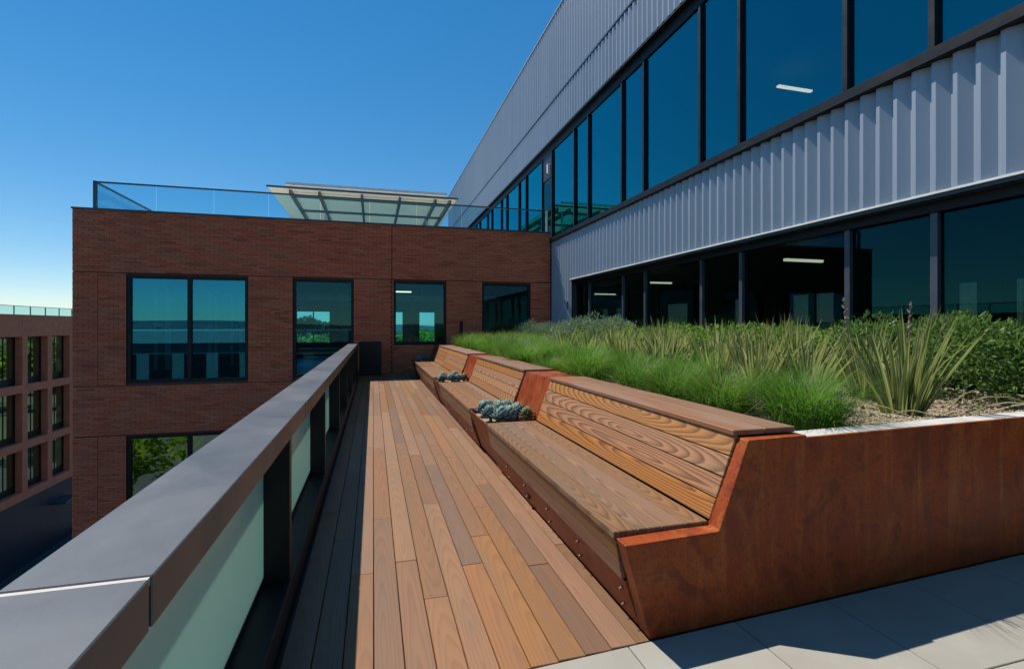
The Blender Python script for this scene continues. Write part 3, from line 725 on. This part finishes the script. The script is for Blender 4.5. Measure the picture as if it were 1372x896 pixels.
for j in range(nY):
    for i in range(nX):
        q = j*(nX+1)+i; soil.f.append((q, q+1, q+nX+2, q+nX+1))
part('soil', soil, M['mulch'], pl, True)

def bench(a, b, label):
    ln = b-a; yc = (a+b)/2
    bn = empty('bench', (1.6, yc, 0), label, 'bench', 'wooden benches along the planter')
    def put(name, me, x, z, ang): return link(name, me, bn, Vector((x, yc, z))-bn.location, (0, ang, 0))
    # seat: four boards
    w_ = .141
    for k in range(4): put('seat_board', board_mesh(w_, ln, .04, M['seat'], .004), 1.222+w_*(k+.5)+.0045*k, .520, 0)
    # front: two boards on the inward slope
    sl = .177
    for k in range(2):
        d_ = .045+.11*k+.055
        put('front_board', board_mesh(.108, ln-.004, .025, M['seat'], .003), 1.2235+math.sin(sl)*d_, .520-math.cos(sl)*d_, -(math.pi/2+sl)+0)
    # back: four boards on the slope
    bx_, bz_ = 1.806, .524; ex, ez = 1.985, .985
    L_ = math.hypot(ex-bx_, ez-bz_); an = math.atan2(ez-bz_, ex-bx_)
    for k in range(4):
        s_ = L_*(k+.5)/4
        put('back_board', board_mesh(L_/4-.006, ln, .03, M['back'], .003), bx_+math.cos(an)*s_, bz_+math.sin(an)*s_, -an)
    # top: two boards
    for k, (q0, q1) in enumerate(((1.970, 2.183), (2.187, 2.40))):
        put('top_board', board_mesh(q1-q0, ln, .032, M['capw'], .004), (q0+q1)/2, 1.012, 0)
    part('support', MB().prism_y([(1.315, .265), (1.9, .265), (2.38, .5), (2.38, .975), (2.03, .975), (1.86, .47), (1.275, .47)], a+.015, b-.015), M['blackmetal'], bn)
    return bn
bench(*BEN[0], 'nearest wooden bench, longest in view, strongly grained backrest beside the steel end plate')
bench(*BEN[1], 'second wooden bench, between the two sunlit succulent pockets')
bench(*BEN[2], 'third wooden bench, just beyond the farther sunlit succulent pocket')
bench(*BEN[3], 'last short wooden bench before the brick wall')

# ------------------------------------------------------------------ plants
def blade(mb, base, az, length, width, lean, curve, rg, nseg=4, fold=0., attr=False):
    """an arching blade: starts near vertical and bends outward"""
    d = Vector((math.cos(az), math.sin(az), 0)); s = Vector((-d.y, d.x, 0)); p = Vector(base); ang = lean
    rowsv = []
    for k in range(nseg+1):
        f = k/nseg; w_ = width*(1-f**2.2)*(.75+.5*min(1, f*3)) if k < nseg else width*.04
        rowsv.append((p.copy(), w_, ang)); st = length/nseg
        p = p+(d*math.sin(ang)+Vector((0, 0, 1))*math.cos(ang))*st; ang += curve/nseg
    o = len(mb.v)
    for k, (q, w_, an) in enumerate(rowsv):
        nrm = d*math.cos(an)-Vector((0, 0, 1))*math.sin(an)
        if fold: 
            for sx_, off, ac in ((-1, fold, 1.), (0, 0, 0.), (1, fold, 1.)):
                mb.v.append(tuple(q+s*w_*.5*sx_-nrm*w_*off)); mb.a.append(ac); mb.b.append(k/nseg)
        else:
            mb.v.append(tuple(q-s*w_*.5)); mb.v.append(tuple(q+s*w_*.5))
    c = 3 if fold else 2
    for k in range(nseg):
        for j in range(c-1):
            i = o+k*c+j; mb.f.append((i, i+1, i+c+1, i+c))
def tussock_mesh(seed, n, length, spread, width, lean, curve, mat):
    rg = random.Random(seed); m = MB()
    for _ in range(n):
        a = rg.uniform(0, 2*math.pi); r = spread*math.sqrt(rg.random())
        blade(m, (r*math.cos(a), r*math.sin(a), -.02), a+rg.gauss(0, .7), length*rg.uniform(.55, 1.1), width*rg.uniform(.7, 1.3), abs(rg.gauss(lean*r/spread, .2)), rg.uniform(.5, 1)*curve, rg, 4)
    return m.mesh('tussock', mat)
GT = [tussock_mesh(s, 950, .54, .20, .0042, .5, 1.9, M['grass']) for s in (1, 2, 3, 4)]
GF = [tussock_mesh(s, 620, .58, .22, .007, .36, 1.35, M['grass']) for s in (5, 6, 7)]
GTALL = [tussock_mesh(s, 260, .62, .16, .008, .25, .9, M['grass2']) for s in (8, 9)]
rg = random.Random(21)
near = [(2.98, 2.78, 1.08, 'nearest bright green grass tuft, spilling over the planter corner by the bench'),
        (2.84, 3.42, 1.0, 'grass tuft behind the bench top, directly behind the corner tuft'),
        (3.42, 3.30, .95, 'grass tuft between the corner tuft and the large flax'),
        (2.80, 4.05, 1.0, 'grass tuft behind the near bench top, third back from the planter corner'),
        (2.82, 4.75, 1.0, 'grass tuft behind the near bench, fourth back from the planter corner')]
for x, y, s, lab in near:
    o = tag(link('grass_tuft', GT[rg.randrange(4)], None, (x, y, .90), (0, 0, rg.uniform(0, 6))), lab, 'grass tuft', 'bright green grass tufts behind the benches'); o.scale = (s, s, s)
pts = []
y = 3.3
while y < 16.4:
    xmax = 3.75 if y < 5 else (3.95 if y < 8 else 4.9)
    x = 2.72
    while x < xmax:
        if y > 4 and rg.random() < .1: x += .47; continue
        px_, py_ = x+rg.uniform(-.12, .12), y+rg.uniform(-.14, .14)
        if all((px_-n[0])**2+(py_-n[1])**2 > .16 for n in near): pts.append((px_, py_))
        x += .47
    y += .47
for x, y in pts:
    me = GT[rg.randrange(4)] if y < 7 else GF[rg.randrange(3)]
    s = rg.uniform(.8, 1.1)
    o = tag(link('grass_tuft', me, None, (x, y, .89), (rg.uniform(-.1, .1), rg.uniform(-.1, .1), rg.uniform(0, 6))), 'bright green grass tuft merging into the grass behind the benches', 'grass tuft', 'bright green grass tufts behind the benches')
    o.scale = (s, s, s*rg.uniform(.65, 1.15))
for k in range(12):
    x, y = rg.uniform(2.9, 4.7), rg.uniform(13.4, 15.6); s = rg.uniform(.9, 1.15)
    o = tag(link('tall_grass', GTALL[k % 2], None, (x, y, .9), (0, 0, rg.uniform(0, 6))), 'tall yellow-green grass clump near the brick wall', 'grass clump', 'tall yellow-green grass near the wall'); o.scale = (s, s, s)

def flax_mesh(seed, n, length, width, spread):
    rg = random.Random(seed); m = MB()
    for _ in range(n):
        a = rg.uniform(0, 2*math.pi); r = spread*math.sqrt(rg.random())
        blade(m, (r*math.cos(a), r*math.sin(a), -.03), a+rg.gauss(0, .3), length*rg.uniform(.55, 1.08), width*rg.uniform(.7, 1.2), abs(rg.gauss(.05+.33*r/spread, .11)), rg.uniform(.0, .22)*(1 if rg.random() < .88 else 5), rg, 5, .28, True)
    return m.mesh('flax', M['flax'])
FX_ = [flax_mesh(s, 80, .98, .036, .15) for s in (1, 2, 3)]
FXS = [flax_mesh(s, 44, .80, .042, .13) for s in (4, 5, 6)]
flax = [(4.14, 2.95, .88, 'largest striped flax clump, alone on the gravel near the planter rim'),
        (4.10, 4.35, .86, 'striped flax just left of and behind the largest flax'),
        (4.30, 5.35, .88, 'striped flax in the row, second behind the largest flax'),
        (4.05, 6.10, .82, 'striped flax in the row, third behind the largest flax'),
        (4.45, 6.85, .9, 'striped flax in the row, fourth behind the largest flax'),
        (4.05, 7.50, .82, 'striped flax in the row, fifth behind the largest flax'),
        (4.35, 8.35, .85, 'striped flax at the far end of the flax row'),
        (4.75, 4.70, .9, 'striped flax against the hedge, behind the gap left of the largest flax'),
        (4.75, 3.75, .85, 'striped flax directly behind the largest flax, in front of the hedge'),
        (3.62, 3.95, .72, 'low striped flax among the grass tufts left of the gravel')]
for k, (x, y, s, lab) in enumerate(flax):
    o = tag(link('flax', FX_[k % 3], None, (x, y, .89), (0, 0, k*1.7)), lab, 'flax plant', 'striped flax plants'); o.scale = (s, s, s)
for k in range(16):
    x, y = 3.85+.45*(k % 3)+rg.uniform(-.12, .12), 3.75+.36*k+rg.uniform(-.1, .1); s_ = rg.uniform(.8, 1.02)
    o = tag(link('flax', FXS[k % 3], None, (x, y, .89), (0, 0, k*1.3)), 'smaller striped flax filling the row between the grass and the hedge', 'flax plant', 'striped flax plants'); o.scale = (s_, s_, s_)
sp = 0
for x, y, h_, lean, lab in ((4.45, 3.62, .98, -.12, 'tallest dry flower spike left of the largest flax'), (4.55, 3.20, .92, .04, 'dry flower spike right above the largest flax'), (5.2, 3.35, .80, .05, 'short paired flower spikes above the hedge at the right'), (4.5, 7.7, .80, .02, 'dark flower spike far back in the flax row')):
    m = MB(); m.tube([(0,0,0),(lean*.4,0,h_*.6),(lean,0,h_)], [.006,.005,.003], 5)
    for k in range(9):
        z = h_*(.68+.035*k); xx = lean*(z/h_)**1.3; a = k*2.4
        m.tube([(xx,0,z),(xx+.022*math.cos(a),.022*math.sin(a),z+.03)], [.010,.004], 5)
    tag(part('flower_spike', m, M['spike'], None), lab, 'flower spike', 'dry flower spikes').location = (x, y, .9)

def shrub_mesh(seed, n, rx, rz, ls, mat, asp=.5, up=.3):
    rg = random.Random(seed); m = MB()
    lobes = [(Vector((rg.uniform(-.5,.5)*rx, rg.uniform(-.5,.5)*rx, rg.uniform(.25,.72)*rz)), rg.uniform(.35,.55)) for _ in range(10)]
    for _ in range(n):
        lc, lr = rg.choice(lobes)
        d = Vector((rg.gauss(0,1), rg.gauss(0,1), rg.gauss(.25,1))).normalized()
        p = lc+Vector((d.x*rx*lr, d.y*rx*lr, d.z*rz*lr*.8))*(rg.random()**.25)
        if p.z < .02: continue
        a = (d+Vector((rg.gauss(0,.6), rg.gauss(0,.6), up+rg.gauss(0,.4)))).normalized()
        b = a.cross(Vector((rg.gauss(0,1), rg.gauss(0,1), rg.gauss(0,1)))).normalized(); c = a.cross(b)
        s = ls*rg.uniform(.6, 1.3)
        m.add([p, p+a*s*.45+b*s*asp*.5+c*s*.08, p+a*s, p+a*s*.45-b*s*asp*.5+c*s*.08], [(0,1,2),(0,2,3)])
    return m.mesh('shrub', mat)
SH = [shrub_mesh(s, 4200, .85, .80, .062, M['shrub'], .5) for s in (1, 2)]
SHD = [shrub_mesh(s, 5200, .80, .80, .058, M['shrubd'], .5) for s in (3, 4)]
SV = [shrub_mesh(s, 2400, .66, .92, .095, M['silver'], .28, .8) for s in (5, 6)]
y = 3.15; k = 0
hl = ['dark small-leaved shrub at the near right end of the hedge']+['green small-leaved shrub, %s from the near right end of the hedge' % q for q in ('second', 'third', 'fourth', 'fifth', 'sixth', 'seventh', 'eighth', 'ninth', 'tenth', 'eleventh', 'twelfth', 'thirteenth')]
while y < 11.4:
    dk = y < 4.0
    lab = hl[k]
    o = tag(link('shrub', (SHD if dk else SH)[k % 2], None, (5.55+rg.uniform(-.12, .12), y, .86), (0, 0, rg.uniform(0, 6))), lab, 'shrub', 'hedge shrubs before the glass')
    s = rg.uniform(.95, 1.1); o.scale = (s, s, s*(.92 if not dk else 1.02)); y += .70; k += 1
for k in range(9):
    x, y = rg.uniform(4.9, 6.0), 10.2+.62*k; s = rg.uniform(.85, 1.05)
    o = tag(link('silver_shrub', SV[k % 2], None, (x, y, .88), (0, 0, rg.uniform(0, 6))), 'silvery grey-green shrub at the far end of the planter', 'shrub', 'silvery shrubs'); o.scale = (s, s, s)
# succulents
def rosette(seed, mat, n=46, r=.12):
    rg = random.Random(seed); m = MB()
    for k in range(n):
        f = k/n; a = k*2.39996; el = .15+1.2*f; L_ = r*(1-.55*f)*rg.uniform(.85, 1.1); w_ = L_*.30
        d = Vector((math.cos(a)*math.cos(el), math.sin(a)*math.cos(el), math.sin(el))); s = Vector((-math.sin(a), math.cos(a), 0)); u = s.cross(d)*-1
        o = Vector((0, 0, .035+.05*f))
        m.add([o+d*L_*.08+s*w_*.3, o+d*L_*.08-s*w_*.3, o+d*L_*.6+s*w_, o+d*L_*.6-s*w_, o+d*L_*.6-u*w_*.45, o+d*L_*.6+u*w_*.15, o+d*L_+u*w_*.3],
              [(0,2,5),(0,5,1),(1,5,3),(2,6,5),(5,6,3),(0,4,2),(1,3,4),(0,1,4),(2,4,6),(4,3,6)])
    m.tube([(0,0,-.05),(0,0,.06)], .015, 6)
    return m.mesh('rosette', mat, True)
RO = [rosette(s, M['succ']) for s in (1, 2, 3)]; ROG = rosette(4, M['succg'], 36, .11)
def succ(x, y, s, lab, grp, g=False, z=.455):
    o = tag(link('succulent', ROG if g else RO[rg.randrange(3)], None, (x, y, z), (rg.uniform(-.25, .25), rg.uniform(-.25, .25), rg.uniform(0, 6))), lab, 'succulent', grp); o.scale = (s, s, s*1.15)
pk = 'blue-grey succulent rosette in the nearest steel pocket'
for x, y, s in ((1.36, 5.98, 1.25), (1.36, 5.62, 1.2), (1.44, 5.42, 1.3), (1.52, 5.75, 1.35), (1.56, 5.48, 1.25), (1.66, 5.95, 1.3), (1.68, 5.6, 1.35), (1.45, 6.12, 1.1), (1.60, 6.12, 1.1)):
    succ(x, y, s, pk, 'succulents in the nearest pocket', z=.47)
for x, y, lab in ((1.75, 5.42, 'olive green succulent rosette at the back of the nearest pocket'), (1.73, 5.75, 'taller olive succulent against the steel panel of the nearest pocket')):
    succ(x, y, 1.25, lab, None, True, .47)
for x, y, s in ((1.34, 9.55, 1.2), (1.40, 9.9, 1.25), (1.52, 9.6, 1.2), (1.60, 9.95, 1.35), (1.66, 9.6, 1.2)):
    succ(x, y, s, 'blue-grey succulent rosette in the second steel pocket', 'succulents in the second pocket', z=.47)
succ(1.76, 9.6, 1.2, 'olive succulent at the back of the second pocket', None, True, .48)
for x, y, s in ((1.4, 15.3, 1.2), (1.6, 15.5, 1.2), (1.45, 15.8, 1.2)):
    succ(x, y, s, 'shaded succulent rosette in the last pocket by the brick wall', 'succulents in the last pocket', z=.47)
# gravel and fallen straw on the soil
gv = MB(); rg = random.Random(31)
for _ in range(5200):
    x, y = rg.uniform(2.9, 5.6), 2.40+2.4*rg.random()**1.6
    if y < YE+.19+sk(x): continue
    s = rg.uniform(.004, .013); z = .905+.03*math.sin(x*3.1+y)+.02*math.sin(y*4.3-x*2)
    a = rg.uniform(0, 3); ca_, sa_ = math.cos(a)*s, math.sin(a)*s
    gv.add([(x+ca_, y+sa_, z), (x-sa_, y+ca_, z), (x-ca_, y-sa_, z), (x+sa_*.9, y-ca_, z), (x, y, z+s*.8), (x, y, z-s)], [(0,1,4),(1,2,4),(2,3,4),(3,0,4),(1,0,5),(2,1,5),(3,2,5),(0,3,5)])
tag(part('gravel', gv, M['gravel'], None), 'tan gravel mulch on the planter soil', 'gravel', kind='stuff')
st = MB()
for x, y, a, L_ in ((4.3, 2.75, -.15, .75), (4.45, 2.7, -.4, .55), (4.5, 2.85, .25, .7), (4.6, 2.95, .05, .8), (3.9, 2.75, 2.6, .5), (4.35, 2.62, -.05, .4), (3.7, 3.1, 2.3, .5), (4.75, 2.7, -.6, .5), (4.0, 2.62, 3.0, .35), (4.9, 3.0, .5, .5), (3.6, 2.8, .8, .4)):
    pts_ = [(x+math.cos(a)*L_*f, y+math.sin(a)*L_*f, .93+.16*L_*math.sin(f*2.6)) for f in (0, .25, .5, .75, 1)]
    st.tube(pts_, [.006,.006,.005,.004,.002], 4)
tag(part('straw', st, M['straw'], None), 'dry fallen flax blades lying on the gravel', 'straw', kind='stuff')
